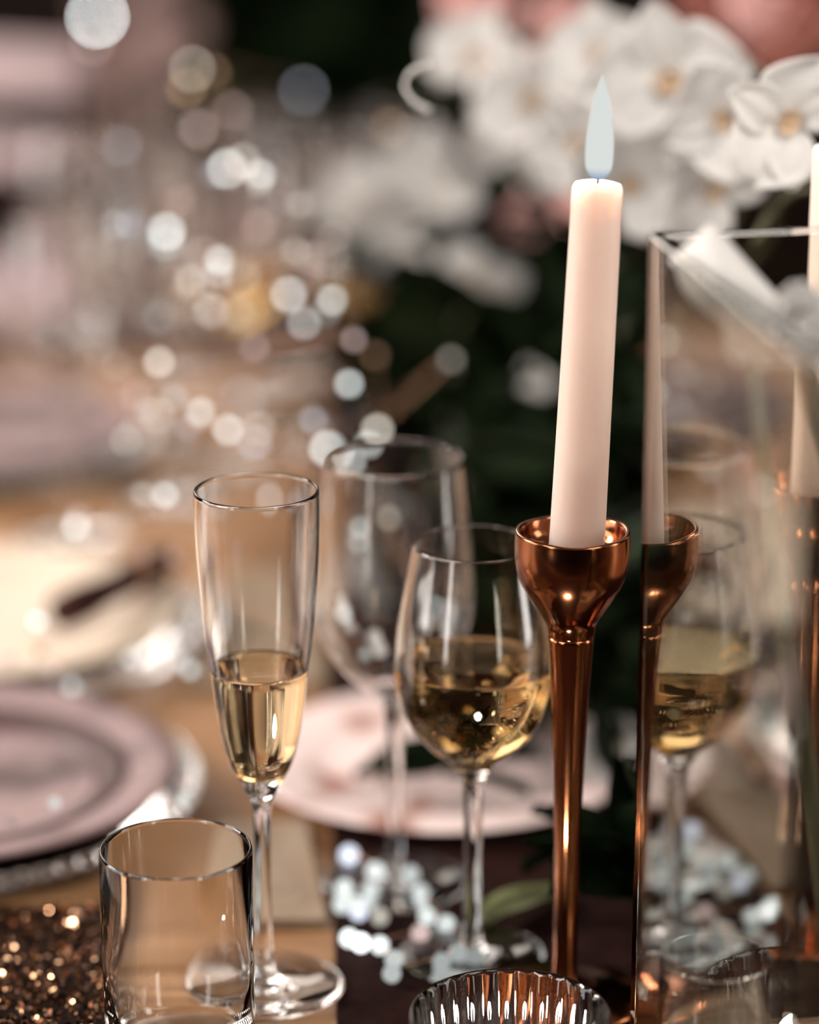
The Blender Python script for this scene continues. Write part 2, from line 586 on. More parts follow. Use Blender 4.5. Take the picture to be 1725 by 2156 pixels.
def tea_light(px, py, z, label, power):
    root = empty('tea_light', (px, py, z), label, 'candle')
    obj('metal_cup', lathe([(0, 0), (0.0175, 0), (0.0185, 0.001), (0.0188, 0.012), (0.0182, 0.0122), (0.018, 0.002), (0, 0.0015)], 32), pbr('thin_metal', (0.7, 0.7, 0.7), 0.3, 1.0), root)
    obj('wax', lathe([(0, 0.002), (0.0176, 0.0022), (0.0177, 0.0085), (0.010, 0.0078), (0, 0.0076)], 32), M_WAX, root)
    obj('wick', tube([(0, 0, 0.007), (0.0003, 0, 0.010), (0.001, 0, 0.0125)], 0.0006, 6), M_WICK, root)
    lamp = flame(root, 0.0, [(0, 0, 0.0095), (0, 0, 0.012), (0, 0, 0.017), (0.0005, 0, 0.023), (0.0008, 0, 0.0275)], [0.0012, 0.003, 0.0033, 0.0018, 0.0002], power)
    lamp.location = (0, 0, 0.020)
    lamp.data.shadow_soft_size = 0.008


tea_light(RIBBED.x, RIBBED.y, TABLE + 0.0068, 'lit tea light inside the ribbed tumbler below the copper candlestick', 0.9)

mat_ = bmesh.new()
MC = Vector((0.0879, 1.0495)) + Vector((math.sin(math.radians(10)), -math.cos(math.radians(10)))) * 0.095 + Vector((math.cos(math.radians(10)), math.sin(math.radians(10)))) * 0.087
box(mat_, (0, 0, 0), (0.172, 0.225, 0.002))
o = obj('linen_mat', mat_, noise_color(pbr('tan_linen', (0.45, 0.33, 0.24), 0.9), (0.36, 0.25, 0.17), (0.50, 0.37, 0.27), 70, bump=0.25), smooth=False)
o.location = (MC.x, MC.y, TABLE + 0.0032)
o.rotation_euler = (0, 0, math.radians(10))
tag(o, 'tan linen mat under the square glass vase', 'mat')

# ------------------------------------------------------------------ square glass vase (its long left side mirrors the candle)
TH = math.radians(10)
Q = Vector((0.0879, 1.0495))
LEN, WID, VH, VT = 0.195, 0.15, 0.333, 0.0045
u = Vector((math.sin(TH), -math.cos(TH)))        # from the far left corner towards the camera
v = Vector((math.cos(TH), math.sin(TH)))
ctr = Q + u * LEN / 2 + v * WID / 2
VROT = -TH
vase = empty('glass_vase', (ctr.x, ctr.y, TABLE + 0.0043), 'tall square clear glass vase at the right mirroring the candlestick in its side', 'vase')
# local frame: x along v, y away from the camera along -u
vase.rotation_euler = (0, 0, TH)
bm = bmesh.new()
hx, hy = WID / 2, LEN / 2


def loop(hx_, hy_, z, r):
    vs = []
    for cx, cy_, a0 in ((1, 1, 0), (-1, 1, 90), (-1, -1, 180), (1, -1, 270)):
        for k in range(4):
            a = math.radians(a0 + 30 * k)
            vs.append(bm.verts.new((cx * (hx_ - r) + r * math.cos(a), cy_ * (hy_ - r) + r * math.sin(a), z)))
    return vs


loops = [loop(hx - 0.001, hy - 0.001, 0, 0.001), loop(hx, hy, 0.001, 0.0012), loop(hx, hy, VH - 0.001, 0.0012), loop(hx - 0.0008, hy - 0.0008, VH, 0.0012),
         loop(hx - VT + 0.0008, hy - VT + 0.0008, VH, 0.001), loop(hx - VT, hy - VT, VH - 0.001, 0.001), loop(hx - VT, hy - VT, 0.010, 0.001)]
for A, B in zip(loops[:-1], loops[1:]):
    for s in range(16):
        bm.faces.new((A[s], A[(s + 1) % 16], B[(s + 1) % 16], B[s]))
bm.faces.new(loops[0]); bm.faces.new(loops[-1])
obj('glass_wall', bm, M_VASE, vase, smooth=False)


def in_vase(x, y, z):
    q_ = ctr + v * x - u * y
    return Vector((q_.x, q_.y, TABLE + z))


# ------------------------------------------------------------------ plates on beaded glass chargers
bead_me = None


def charger(x, y, label, R=0.124, Y=None):
    global bead_me
    c = at(x, y, h=0.004)
    root = empty('charger_plate', (c.x, c.y, TABLE + 0.0002), label, 'charger plate', 'beaded glass chargers')
    obj('plate', lathe([(0, 0.0012), (R * 0.6, 0.0), (R * 0.64, 0.0005), (R, 0.006), (R + 0.0006, 0.0075), (R, 0.0092), (R * 0.66, 0.004), (R * 0.6, 0.0032), (0, 0.0036)], 96), M_GLASS, root)
    nb_ = 72
    for i in range(nb_):
        a = 2 * math.pi * i / nb_
        if bead_me is None:
            b = bmesh.new()
            bmesh.ops.create_icosphere(b, subdivisions=2, radius=0.0042)
            o = obj('bead', b, M_GLASS, root)
            bead_me = o.data
        else:
            o = bpy.data.objects.new('bead', bead_me)
            COL.objects.link(o)
            o.parent = root
        o.location = (R * 0.985 * math.cos(a), R * 0.985 * math.sin(a), 0.0115)
    return c


def plate(x, y, R, mat, label, lift=0.0, name='dinner_plate', flat=1.0):
    c = at(x, y, h=0.01)
    root = empty(name, (c.x, c.y, TABLE + lift), label, 'plate')
    prof = [(0, 0.001), (R * 0.52, 0.0), (R * 0.55, 0.0012), (R * 0.62, 0.003), (R * 0.80, 0.009), (R - 0.002, 0.0135), (R, 0.0150), (R - 0.001, 0.0165),
            (R * 0.92, 0.0142), (R * 0.78, 0.0122), (R * 0.70, 0.0095), (R * 0.64, 0.0058), (R * 0.58, 0.0045), (0, 0.0042)]
    prof = [(r_, z_ * flat) for r_, z_ in prof]
    obj('plate_body', lathe(prof, 96), mat, root)
    bm_ = lathe([(r_, z_ * flat) for r_, z_ in ((R * 0.795, 0.0122), (R * 0.785, 0.0133), (R * 0.70, 0.0105), (R * 0.655, 0.0078), (R * 0.645, 0.0062))], 96)
    if mat is M_PINK:
        o = obj('rim_band', bm_, pbr('plate_band', (0.055, 0.022, 0.022), 0.5), root)
        o['label'] = 'dark band round the well'
    else:
        bm_.free()
    return root


charger(-120, 1680, 'clear beaded glass charger under the dusky pink plate at lower left')
plate(-120, 1680, 0.113, M_PINK, 'dusky pink plate with dark inner ring at lower left', 0.0105)
charger(-34, 1335, 'clear beaded glass charger under the cream plate on the left')
plate(-34, 1335, 0.112, M_CREAM, 'cream plate on the left behind the dusky pink plate', 0.0105)
plate(930, 1596, 0.096, M_BLUSH, 'blush white plate with brown spots behind the wine glasses', 0.0022, flat=0.6)
charger(-60, 935, 'clear beaded glass charger under the blurred plate at the left edge')
plate(-60, 935, 0.118, M_PINK, 'blurred pinkish plate at the left edge near the far side', 0.0105)


# ------------------------------------------------------------------ napkins
def napkin(name, corners, label, layers=2):
    root = empty(name, at(*corners[0], h=0.0), label, 'napkin')
    root.location.z = TABLE
    ps = [at(*c_, h=0.0) - root.location for c_ in corners]
    for k in range(layers):
        bm_ = bmesh.new()
        n_ = 14
        gr = {}
        for i in range(n_ + 1):
            for j in range(n_ + 1):
                s, t_ = i / n_, j / n_
                q_ = (ps[0] * (1 - s) + ps[1] * s) * (1 - t_) + (ps[3] * (1 - s) + ps[2] * s) * t_
                q_ = q_ * (1 - 0.03 * k)
                gr[i, j] = bm_.verts.new((q_.x, q_.y, 0.0035 * k + 0.0016 + 0.0006 * math.sin(5 * s + 3 * t_)))
        for i in range(n_):
            for j in range(n_):
                bm_.faces.new((gr[i, j], gr[i + 1, j], gr[i + 1, j + 1], gr[i, j + 1]))
        bmesh.ops.solidify(bm_, geom=bm_.faces[:], thickness=0.003)
        obj('fold', bm_, M_NAPKIN, root)
    return root


napkin('napkin', [(430, 1962), (694, 1955), (648, 1742), (460, 1742)], 'folded cream linen napkin under the flute')
napkin('napkin', [(415, 1460), (690, 1452), (640, 1205), (430, 1208)], 'cream linen napkin lying behind the champagne flute')

A = at(130, 1290, h=0.036); B = at(345, 1185, h=0.036)
rn_ = empty('rolled_napkin', ((A.x + B.x) / 2, (A.y + B.y) / 2, TABLE + 0.036), 'dark burgundy rolled napkin lying across the cream plate', 'napkin')
A -= rn_.location; B -= rn_.location
bm = tube([A.lerp(B, k / 14) for k in range(15)], lambda t_: 0.010 + 0.001 * math.sin(t_ * 9), 20)
obj('roll', bm, M_RUNNER, rn_)
#obj('tie', tube([A.lerp(B, .47), A.lerp(B, .50), A.lerp(B, .53)], 0.0145, 20), M_NAPKIN, rn_)

# ------------------------------------------------------------------ glitter mat
gm = at(215, 1905, h=0.008)
c1 = at(222, 1905, h=0.008); c2 = at(228, 2156, h=0.008)
root = empty('glitter_mat', (c1.x - 0.1, (c1.y + c2.y) / 2, TABLE + 0.0005), 'dark bronze glitter mat at the lower left corner beside the tumbler', 'mat')
e = (c2 - c1)
c3 = c1 + e * 2.2
x_l = -0.34
bm = bmesh.new()
pts = [(c1.x, c1.y), (c3.x, c3.y), (x_l, c3.y), (x_l, c1.y)]
lo_ = [bm.verts.new((x - root.location.x, y - root.location.y, 0)) for x, y in pts]
hi_ = [bm.verts.new((x - root.location.x, y - root.location.y, 0.006)) for x, y in pts]
bm.faces.new(lo_); bm.faces.new(hi_)
for s in range(4):
    bm.faces.new((lo_[s], lo_[(s + 1) % 4], hi_[(s + 1) % 4], hi_[s]))
obj('backing', bm, M_MAT, root, smooth=False)
bm = bmesh.new()
rnd = random.Random(3)
for i in range(14000):
    t_ = rnd.random()
    yy = c1.y + (c3.y - c1.y) * t_
    xe = c1.x + (c3.x - c1.x) * t_
    xx = xe - 0.0005 - rnd.random() * 0.13
    s = rnd.uniform(0.0005, 0.0012)
    m = Matrix.Translation((xx - root.location.x, yy - root.location.y, 0.0068 + rnd.random() * 0.0025)) @ Euler((rnd.gauss(0, .7), rnd.gauss(0, .7), rnd.random() * 6.28)).to_matrix().to_4x4()
    vs = [bm.verts.new(m @ Vector((s * math.cos(math.pi / 3 * k), s * math.sin(math.pi / 3 * k), 0))) for k in range(6)]
    fc = bm.faces.new(vs)
    fc.material_index = 0 if rnd.random() < 0.30 else 1
o = obj('glitter', bm, [M_FLAKE, M_FLAKE2], root, smooth=False)
o['kind'] = 'stuff'

# ------------------------------------------------------------------ glassware further back
MINI = {}


def mini(kind, root):
    """a complete goblet, flute, coupe or tumbler in metres; later ones share the meshes of the first"""
    if kind in MINI:
        for nm, me in MINI[kind]:
            o_ = bpy.data.objects.new(nm, me)
            COL.objects.link(o_)
            o_.parent = root
        return
    D = {'goblet': ([(0.030, .205), (.033, .18), (.0345, .155), (.033, .135), (.026, .117), (.014, .105), (.005, .098), (0, .096)], .033, .100),
         'flute': ([(0.025, .215), (.0252, .19), (.023, .15), (.019, .12), (.012, .097), (.0045, .086), (0, .084)], .031, .092),
         'coupe': ([(0.036, .155), (.042, .140), (.040, .125), (.030, .110), (.016, .100), (.006, .095), (0, .093)], .034, .099)}
    outer, fr, fz = D[kind]
    segs = 40
    prof, _ = bowl_profile(outer, 0.0012, fz, 4)
    L_ = [obj('bowl', lathe(prof, segs), M_GLASS, root)]
    zb = outer[-2][1]
    st = spline([(0.0048, zb + .002), (.0036, zb - .012), (.0034, .03), (.0042, .008), (.006, .004)], 3)
    L_.append(obj('stem', lathe([(0, st[0][1])] + st + [(0, st[-1][1])], 20), M_GLASS, root))
    L_.append(obj('foot', lathe([(0, .006), (.006, .0052), (.014, .003), (fr - .001, .0016), (fr, .0008), (fr - .0005, 0), (0, .0004)], segs), M_GLASS, root))
    if kind == 'coupe':
        o_ = obj('wine', lathe(liquid(outer, 0.0012, fz, 0.132, 4), segs), M_WINE, root)
        o_['label'] = 'pale golden wine'
        L_.append(o_)
    MINI[kind] = [(o_.name.split('.')[0], o_.data) for o_ in L_]


GL = [('goblet', 150, 1130, 'empty blurred goblet standing alone at far left by the cream plate'),
      ('goblet', 345, 1048, 'blurred goblet left of the flute rim, nearest of the rear cluster'),
      ('flute', 280, 985, 'tall blurred flute at the left side of the rear glass cluster'),
      ('coupe', 470, 965, 'blurred coupe with wine directly behind the flute rim'),
      ('goblet', 400, 900, 'blurred goblet behind the left goblet in the rear cluster'),
      ('flute', 540, 880, 'tall blurred flute in the middle of the rear glass cluster'),
      ('goblet', 620, 930, 'blurred goblet above the gap between flute and large wine glass'),
      ('coupe', 705, 955, 'blurred coupe with wine behind the large empty wine glass'),
      ('goblet', 735, 860, 'blurred goblet nearest the dark foliage in the rear cluster'),
      ('flute', 455, 820, 'tall blurred flute at the back of the rear cluster, left of centre'),
      ('goblet', 585, 800, 'blurred goblet at the very back of the rear cluster'),
      ('goblet', 300, 830, 'blurred goblet at the back left of the rear cluster'),
      ('goblet', 655, 795, 'blurred goblet at the back right of the rear cluster')]
GP = [at(x, y, h=0) for _, x, y, _ in GL]
for _ in range(60):                                # set the feet and bowls clear of each other
    for i in range(len(GP)):
        for j in range(i):
            d_ = GP[i] - GP[j]
            L_ = max(d_.length, 1e-4)
            if L_ < 0.088:
                GP[i] += d_ / L_ * (0.089 - L_) / 2
                GP[j] -= d_ / L_ * (0.089 - L_) / 2
for (kind, x, y, lab), c in zip(GL, GP):
    nm = {'goblet': 'goblet', 'flute': 'champagne_flute', 'coupe': 'coupe_glass'}[kind]
    r_ = empty(nm, (c.x, c.y, TABLE + 0.0002), lab, {'goblet': 'wine glass', 'flute': 'champagne flute', 'coupe': 'coupe'}[kind], 'glasses at the back of the table')
    mini(kind, r_)

# ------------------------------------------------------------------ added glowing bulbs standing in for glints on the glassware, blurred into discs
TONE = {'w': (0.93, 1.0, 0.98), 'c': (1.0, 0.93, 0.80), 'o': (1.0, 0.62, 0.36), 'p': (1.0, 0.74, 0.70), 'b': (0.80, 0.86, 1.0)}
DISC = [  # x, y, disc diameter, tone, brightness
    (205, 35, 135, 'w', .8), (195, 90, 100, 'p', .15), (405, 145, 100, 'c', .22), (393, 185, 88, 'o', .18), (450, 150, 80, 'o', .10), (490, 232, 88, 'p', .14),
    (640, 190, 110, 'b', .10), (478, 355, 86, 'w', .6), (512, 340, 80, 'c', .3), (548, 368, 66, 'w', .6), (545, 385, 62, 'c', .25),
    (350, 488, 82, 'w', .75), (348, 510, 80, 'w', .25), (462, 548, 64, 'w', .6), (460, 575, 66, 'w', .3), (400, 592, 70, 'c', .3), (545, 477, 76, 'p', .18),
    (632, 430, 62, 'c', .25), (622, 530, 64, 'c', .25), (608, 620, 78, 'w', .62), (699, 632, 66, 'w', .58), (640, 680, 72, 'w', .35), (205, 530, 84, 'p', .10),
    (445, 655, 76, 'w', .28), (500, 660, 80, 'w', .15), (335, 762, 66, 'c', .6), (735, 808, 62, 'w', .7), (422, 868, 62, 'w', .65), (480, 905, 66, 'w', .65),
    (660, 883, 62, 'b', .3), (535, 930, 78, 'b', .25), (512, 840, 105, 'b', .12), (690, 945, 78, 'w', .75), (735, 972, 58, 'w', .55), (795, 905, 70, 'c', .6), (775, 935, 58, 'w', .6),
    (312, 862, 60, 'c', .2), (368, 838, 60, 'w', .25), (395, 900, 60, 'b', .2), (300, 1040, 56, 'c', .35), (347, 1042, 58, 'w', .65), (338, 1068, 56, 'p', .2),
    (160, 1108, 64, 'w', .5), (165, 1090, 66, 'p', .25), (80, 1308, 52, 'w', .65), (20, 1392, 44, 'p', .25), (85, 1372, 48, 'o', .15), (112, 1412, 54, 'p', .2),
    (152, 1445, 54, 'w', .35), (275, 1385, 52, 'w', .25), (290, 1370, 50, 'w', .2), (400, 1410, 52, 'w', .45), (380, 1390, 50, 'w', .25),
    (748, 1110, 50, 'w', .5), (745, 1140, 50, 'w', .4), (712, 1290, 46, 'w', .6), (818, 1090, 58, 'c', .3), (815, 1205, 90, 'w', .35), (905, 1275, 52, 'w', .5), (768, 1378, 32, 'w', .4),
    (745, 715, 58, 'p', .3), (790, 748, 70, 'o', .08), (822, 268, 92, 'o', .12), (950, 757, 68, 'c', .14), (575, 1050, 72, 'w', .35), (640, 1055, 50, 'b', .25),
    (305, 1165, 52, 'p', .12), (365, 1170, 56, 'p', .12), (490, 1160, 42, 'p', .18)]
DISC += [(735, 1800, 60, 'b', .3), (725, 1870, 40, 'w', .45), (790, 1835, 38, 'w', .5), (780, 1875, 36, 'w', .4), (865, 1840, 30, 'w', .45), (885, 1880, 32, 'w', .5),
         (755, 1920, 44, 'b', .4), (720, 1905, 40, 'w', .35), (800, 1930, 34, 'c', .3), (760, 1985, 60, 'w', .5), (735, 1975, 50, 'w', .5), (800, 1990, 44, 'w', .45), (900, 1930, 40, 'w', .35),
         (940, 1945, 40, 'w', .35), (885, 1965, 40, 'p', .3), (830, 2020, 30, 'w', .5), (825, 2050, 30, 'w', .4),          (930, 2025, 24, 'w', .45), (965, 2010, 24, 'w', .45), (1000, 2015, 22, 'w', .4),  (385, 1645, 36, 'p', .3), (388, 1680, 34, 'w', .5), (322, 1638, 38, 'p', .2), (350, 1700, 32, 'p', .3), (115, 1690, 30, 'w', .6),
         (25, 1732, 30, 'p', .25)]
rz_ = random.Random(11)
for k in range(22):  # extra dim bulbs, added as bright haze around the rear glasses
    yy_ = rz_.uniform(260, 980)
    DISC.append((rz_.uniform(240, 720), yy_, rz_.uniform(62, 82) + max(0, 500 - yy_) * 0.05, rz_.choice('ppwcb'), rz_.uniform(.12, .24)))
KF = 0.0472 * F
BR = 0.0024
bulb_me = {}
order = list(range(len(DISC)))
left = [i for i in order]
GROUPS = [('glint_bulbs', 'added string of tiny bulbs imitating glints on the glasses at the back', lambda d: d[1] < 700),
          ('glint_bulbs', 'added string of tiny bulbs imitating glints low behind flute and cream plate', lambda d: 700 <= d[1] < 1550),
          ('glint_bulbs', 'added string of tiny bulbs imitating glints around the feet of the front glasses', lambda d: d[1] >= 1550 and d[0] > 500),
          ('glint_bulbs', 'short added string of bulbs imitating glints on the dusky pink plate at lower left', lambda d: d[1] >= 1550 and d[0] < 500)]
for nm, lab, cond in GROUPS:
    ids = [i for i in order if cond(DISC[i])]
    P3 = {}
    for i in ids:
        x, y, d, tn, b = DISC[i]
        ax = 1.0 / (1.0 / 1.145 - d / KF)
        uu = (1078 - y) / F
        Yg = ax * (CP + uu * SP)
        q_ = at(x, y, Y=Yg)
        if q_.z < TABLE + 0.006:
            q_ = at(x, y, h=0.006)
        P3[i] = q_
    root = empty(nm, P3[ids[0]], lab, 'string lights')
    seq = [ids[0]]
    rest = set(ids[1:])
    while rest:
        n_ = min(rest, key=lambda k: (P3[k] - P3[seq[-1]]).length)
        seq.append(n_); rest.remove(n_)
    for i in seq:
        x, y, d, tn, b = DISC[i]
        ax = axial(P3[i])
        dilute = (BR * F / ax / (d / 2)) ** 2
        if dilute > 1: dilute = 1
        st = round((0.8 if y >= 1550 else 0.6) * b / dilute, 1)
        mat = emit('bulb_%s_%s' % (tn, st), TONE[tn], st)
        key = (tn, st)
        if key not in bulb_me:
            b_ = bmesh.new()
            bmesh.ops.create_icosphere(b_, subdivisions=2, radius=BR)
            o = obj('bulb', b_, mat, root)
            bulb_me[key] = o.data
        else:
            o = bpy.data.objects.new('bulb', bulb_me[key]); COL.objects.link(o); o.parent = root
        o.location = P3[i] - root.location
    big = 1.7 if 'front glasses' in lab else 1.0
    for o in root.children:
        o.scale = (big, big, big)
    path = []
    for a_, b2 in zip(seq[:-1], seq[1:]):
        A, B = P3[a_] - root.location, P3[b2] - root.location
        for k in range(6):
            t_ = k / 6
            qq = A.lerp(B, t_)
            path.append(qq + Vector((0, 0, 0.0028 - 0.10 * (B - A).length * t_ * (1 - t_))))
    path.append(P3[seq[-1]] - root.location)
    zmin = TABLE + 0.0005 - root.location.z
    path = [Vector((q_.x, q_.y, max(q_.z, zmin))) for q_ in path]
    obj('wire', tube(path, 0.0002, 5), M_WIRE, root)


# ------------------------------------------------------------------ flowers
def petal_bm(L, W, cup=0.25, tip=0.5, n=8, m=6, th=0.0008, notch=0.0):
    bm_ = bmesh.new()
    gr = {}
    for i in range(n + 1):
        s = i / n
        wv = W * math.sin(math.pi * min(1, s ** tip * 0.93 + 0.05)) ** 0.8
        for j in range(-m, m + 1):
            t_ = j / m
            x_ = L * s - notch * L * (1 - abs(t_)) * s ** 6
            y_ = wv * t_
            z_ = cup * W * (t_ * t_) * s + 0.10 * L * math.sin(s * 2.6) + 0.02 * L * math.sin(7 * t_ + 3 * s)
            gr[i, j] = bm_.verts.new((x_, y_, z_))
    for i in range(n):
        for j in range(-m, m):
            bm_.faces.new((gr[i, j], gr[i + 1, j], gr[i + 1, j + 1], gr[i, j + 1]))
    bmesh.ops.remove_doubles(bm_, verts=bm_.verts[:], dist=1e-6)
    bmesh.ops.solidify(bm_, geom=bm_.faces[:], thickness=th)
    return bm_


PET = {}


def petal_obj(key, parent, args, mat):
    kk = (key, mat.name)
    if kk not in PET:
        o_ = obj('petal', petal_bm(**args), mat, parent)
        PET[kk] = o_.data
        return o_
    o_ = bpy.data.objects.new('petal', PET[kk])
    COL.objects.link(o_)
    o_.parent = parent
    return o_


UNIT_WIDE = dict(L=1.0, W=0.60, cup=0.22, tip=0.75, th=0.02)
UNIT_SEP = dict(L=1.0, W=0.38, cup=0.15, tip=0.9, th=0.02)
UNIT_ROUND = dict(L=1.0, W=0.60, cup=0.55, tip=0.8, th=0.03)
CAMP = Vector((0, 0, TABLE + EYE))


def orient(o_, face, roll):
    """+z of the object looks along face, turned by roll about it"""
    o_.rotation_mode = 'QUATERNION'
    qz = Vector(face).to_track_quat('Z', 'Y')
    o_.rotation_quaternion = qz @ Euler((0, 0, roll)).to_quaternion()


LIP = {}


def orchid(parent, pos, size, face_off=(0, 0, 0), roll=0.0):
    """phalaenopsis blossom: a lip and column mesh with five petals as children; pos in world space"""
    b_ = bmesh.new()
    R = size / 2
    if 'lip' not in LIP:
        bmesh.ops.create_uvsphere(b_, u_segments=12, v_segments=8, radius=0.09, matrix=Matrix.Translation((0, 0, 0.10)))
        lathe([(0, 0.02), (0.05, 0.06), (0.16, 0.16), (0.19, 0.24), (0.15, 0.20), (0.05, 0.09), (0, 0.06)], 14, b_)
        for v_ in b_.verts:
            v_.co.y *= 0.8
        o_ = obj('blossom', b_, M_LIP, parent)
        LIP['lip'] = o_.data
    else:
        b_.free()
        o_ = bpy.data.objects.new('blossom', LIP['lip'])
        COL.objects.link(o_)
        o_.parent = parent
    o_.location = pos - parent.location
    d = (CAMP - pos).normalized() + Vector(face_off)
    orient(o_, d, roll)
    o_.scale = (R, R, R)
    for ang, kind, sc in ((0, 'w', 1.0), (180, 'w', 1.0), (90, 's', 1.0), (215, 's', 0.95), (325, 's', 0.95)):
        p_ = petal_obj('wide' if kind == 'w' else 'sep', o_, UNIT_WIDE if kind == 'w' else UNIT_SEP, M_PETAL)
        a = math.radians(ang + random.uniform(-6, 6))
        p_.rotation_euler = Euler((0, -0.12 - (0.0 if kind == 'w' else 0.10), a))
        p_.location = (0.03 * math.cos(a), 0.03 * math.sin(a), 0.06 if kind == 'w' else 0.02)
        p_.scale = (sc, sc * (1.15 if kind == 'w' else 1.0), sc)
    return o_


def puff(parent, pos, size, mat, n=14, name='blossom'):
    """full rose-like bloom: whorls of cupped petals around a heart"""
    b_ = bmesh.new()
    bmesh.ops.create_icosphere(b_, subdivisions=2, radius=0.30)
    for v_ in b_.verts:
        v_.co.z *= 1.2
    o_ = obj(name, b_, mat, parent)
    o_.location = pos - parent.location
    R = size / 2
    d = (CAMP - pos).normalized() + Vector((random.uniform(-.3, .3), 0, random.uniform(0.1, .6)))
    orient(o_, d, random.random() * 6)
    o_.scale = (R, R, R)
    for k in range(n):
        whorl = k // 5
        a = k * 2.4
        p_ = petal_obj('round', o_, UNIT_ROUND, mat)
        tilt = -1.25 + 0.42 * whorl
        p_.rotation_euler = Euler((0, tilt, a))
        s = 0.62 + 0.17 * whorl
        p_.scale = (s, s, s)
        p_.location = (0.10 * math.cos(a), 0.10 * math.sin(a), -0.12)
    return o_


def spot(x, y, ax):
    vv = (1078 - y) / F
    return at(x, y, Y=ax * (CP + vv * SP))


# white orchid spray, upper right; its stem rises from the dark planter
PL = at(1010, 1250, h=0.0)
PL.y = 1.62; PL.x = 0.055
planter = empty('planter', (PL.x, PL.y, TABLE + 0.002), 'low black ceramic planter under the flowers behind the wine glasses', 'planter')
obj('pot', lathe(spline([(0.0, 0.0), (0.062, 0.0), (0.070, 0.004), (0.088, 0.04), (0.094, 0.075), (0.092, 0.083), (0.088, 0.078), (0.082, 0.05), (0.06, 0.045), (0, 0.045)], 3), 48), M_POT, planter)
POTTOP = Vector((PL.x, PL.y, TABLE + 0.05))

orc = empty('orchid_spray', POTTOP, 'large white orchid spray arching behind the candle flame at upper right', 'orchid')
OB = [  # x, y, size px, axial distance, facing offset, roll
    (1415, 175, 345, 1.38, (-0.15, 0, 0.05), 0.25), (1655, 255, 300, 1.26, (0.25, 0, -0.1), 1.1), (1330, 385, 260, 1.42, (-0.1, 0, -0.25), -0.5),
    (1500, 395, 250, 1.36, (0.2, 0, -0.4), 0.9), (1130, 215, 270, 1.52, (-0.3, 0, 0.1), 0.4), (1010, 130, 230, 1.60, (-0.35, 0, 0.2), -0.3), (1260, 120, 230, 1.50, (0, 0, 0.3), 0.1),
    (1215, 300, 240, 1.48, (0.1, 0, -0.1), 0.7), (1070, 290, 190, 1.56, (-0.2, 0, -0.4), 0.2), (1530, 250, 260, 1.33, (-0.3, 0, -0.2), 1.9)]
for x, y, s_, ax, fo, rl in OB:
    orchid(orc, spot(x, y, ax), s_ / F * ax, fo, rl)
main = [POTTOP - Vector((0, 0, 0.004)), POTTOP + Vector((0.03, 0.0, 0.08)), spot(1560, 560, 1.55), spot(1640, 430, 1.40), spot(1700, 300, 1.36), spot(1560, 120, 1.42), spot(1300, 60, 1.52), spot(1050, 90, 1.64)]
pts = spline([tuple(q_) for q_ in main], 6)
obj('stem', tube([Vector(q_) - orc.location for q_ in pts], lambda t_: 0.0024 - 0.001 * t_, 8), M_STEM, orc)
for a_, b_ in (((1640, 430), (1725, 395)), ((1640, 430), (1590, 505)), ((1700, 300), (1655, 260))):
    A, B = spot(*a_, 1.37), spot(*b_, 1.34)
    obj('twig', tube([A - orc.location, A.lerp(B, .5) - orc.location + Vector((0, 0, .003)), B - orc.location], 0.0018, 7), M_STEM, orc)
cl = spline([tuple(spot(x, y, 1.30) - orc.location) for x, y in ((905, 135), (868, 150), (852, 180), (870, 212), (905, 232))], 5)
o = obj('tendril', tube([Vector(q_) for q_ in cl], lambda t_: 0.0008 + 0.0012 * abs(t_ - 0.5), 8), M_PETAL, orc)
o['label'] = 'curled pale petal edge'

# smaller blossoms left of the candle
spr = empty('flower_spray', POTTOP + Vector((-0.03, 0.02, 0)), 'spray of small white blossoms left of the candle above dark leaves', 'flowers')
SB = [(880, 350, 190, 1.80), (935, 400, 150, 1.78), (750, 430, 170, 1.86), (830, 440, 150, 1.84), (850, 530, 130, 1.80), (1000, 580, 160, 1.74), (1050, 600, 110, 1.72),
      (700, 470, 120, 1.88), (1130, 350, 130, 1.70)]
for x, y, s_, ax in SB:
    orchid(spr, spot(x, y, ax), s_ / F * ax, (random.uniform(-.3, .3), 0, random.uniform(-.2, .3)), random.random() * 3)
sm = spline([tuple(q_) for q_ in (spr.location - Vector((0, 0, 0.004)), spr.location + Vector((0, 0.03, 0.09)), spot(1000, 600, 1.76), spot(930, 450, 1.82), spot(760, 430, 1.88))], 6)
obj('stem', tube([Vector(q_) - spr.location for q_ in sm], 0.002, 8), M_STEM, spr)

# pale single petals
for i, (x, y, s_, ax, fo, rl, lab) in enumerate([
        (1130, 800, 85, 1.62, (0.2, 0, .3), 2.2, 'single small white blossom over dark leaves left of the candle stem'),
        (1285, 1590, 170, 1.42, (0, 0, .6), 1.2, 'white blossom lying behind the copper candlestick stem'),
        (1305, 1760, 90, 1.34, (0.3, 0, .3), 0.6, 'small white blossom low on the table right of the candlestick stem')]):
    p_ = spot(x, y, ax)
    r_ = empty('orchid_bloom', p_, lab, 'flower')
    orchid(r_, p_, s_ / F * ax, fo, rl)

sprig = empty('added_leaf_sprig', at(985, 1600, h=0.018), 'added sprig of dark green leaves on the blush plate, darkening the wine in front', 'greenery')  # added behind the bowl so the wine refracts something dark
SPRIG = [(930 + 150 * ((k * 0.618) % 1), 1450 + 190 * ((k * 0.382) % 1), k * 1.9) for k in range(16)]

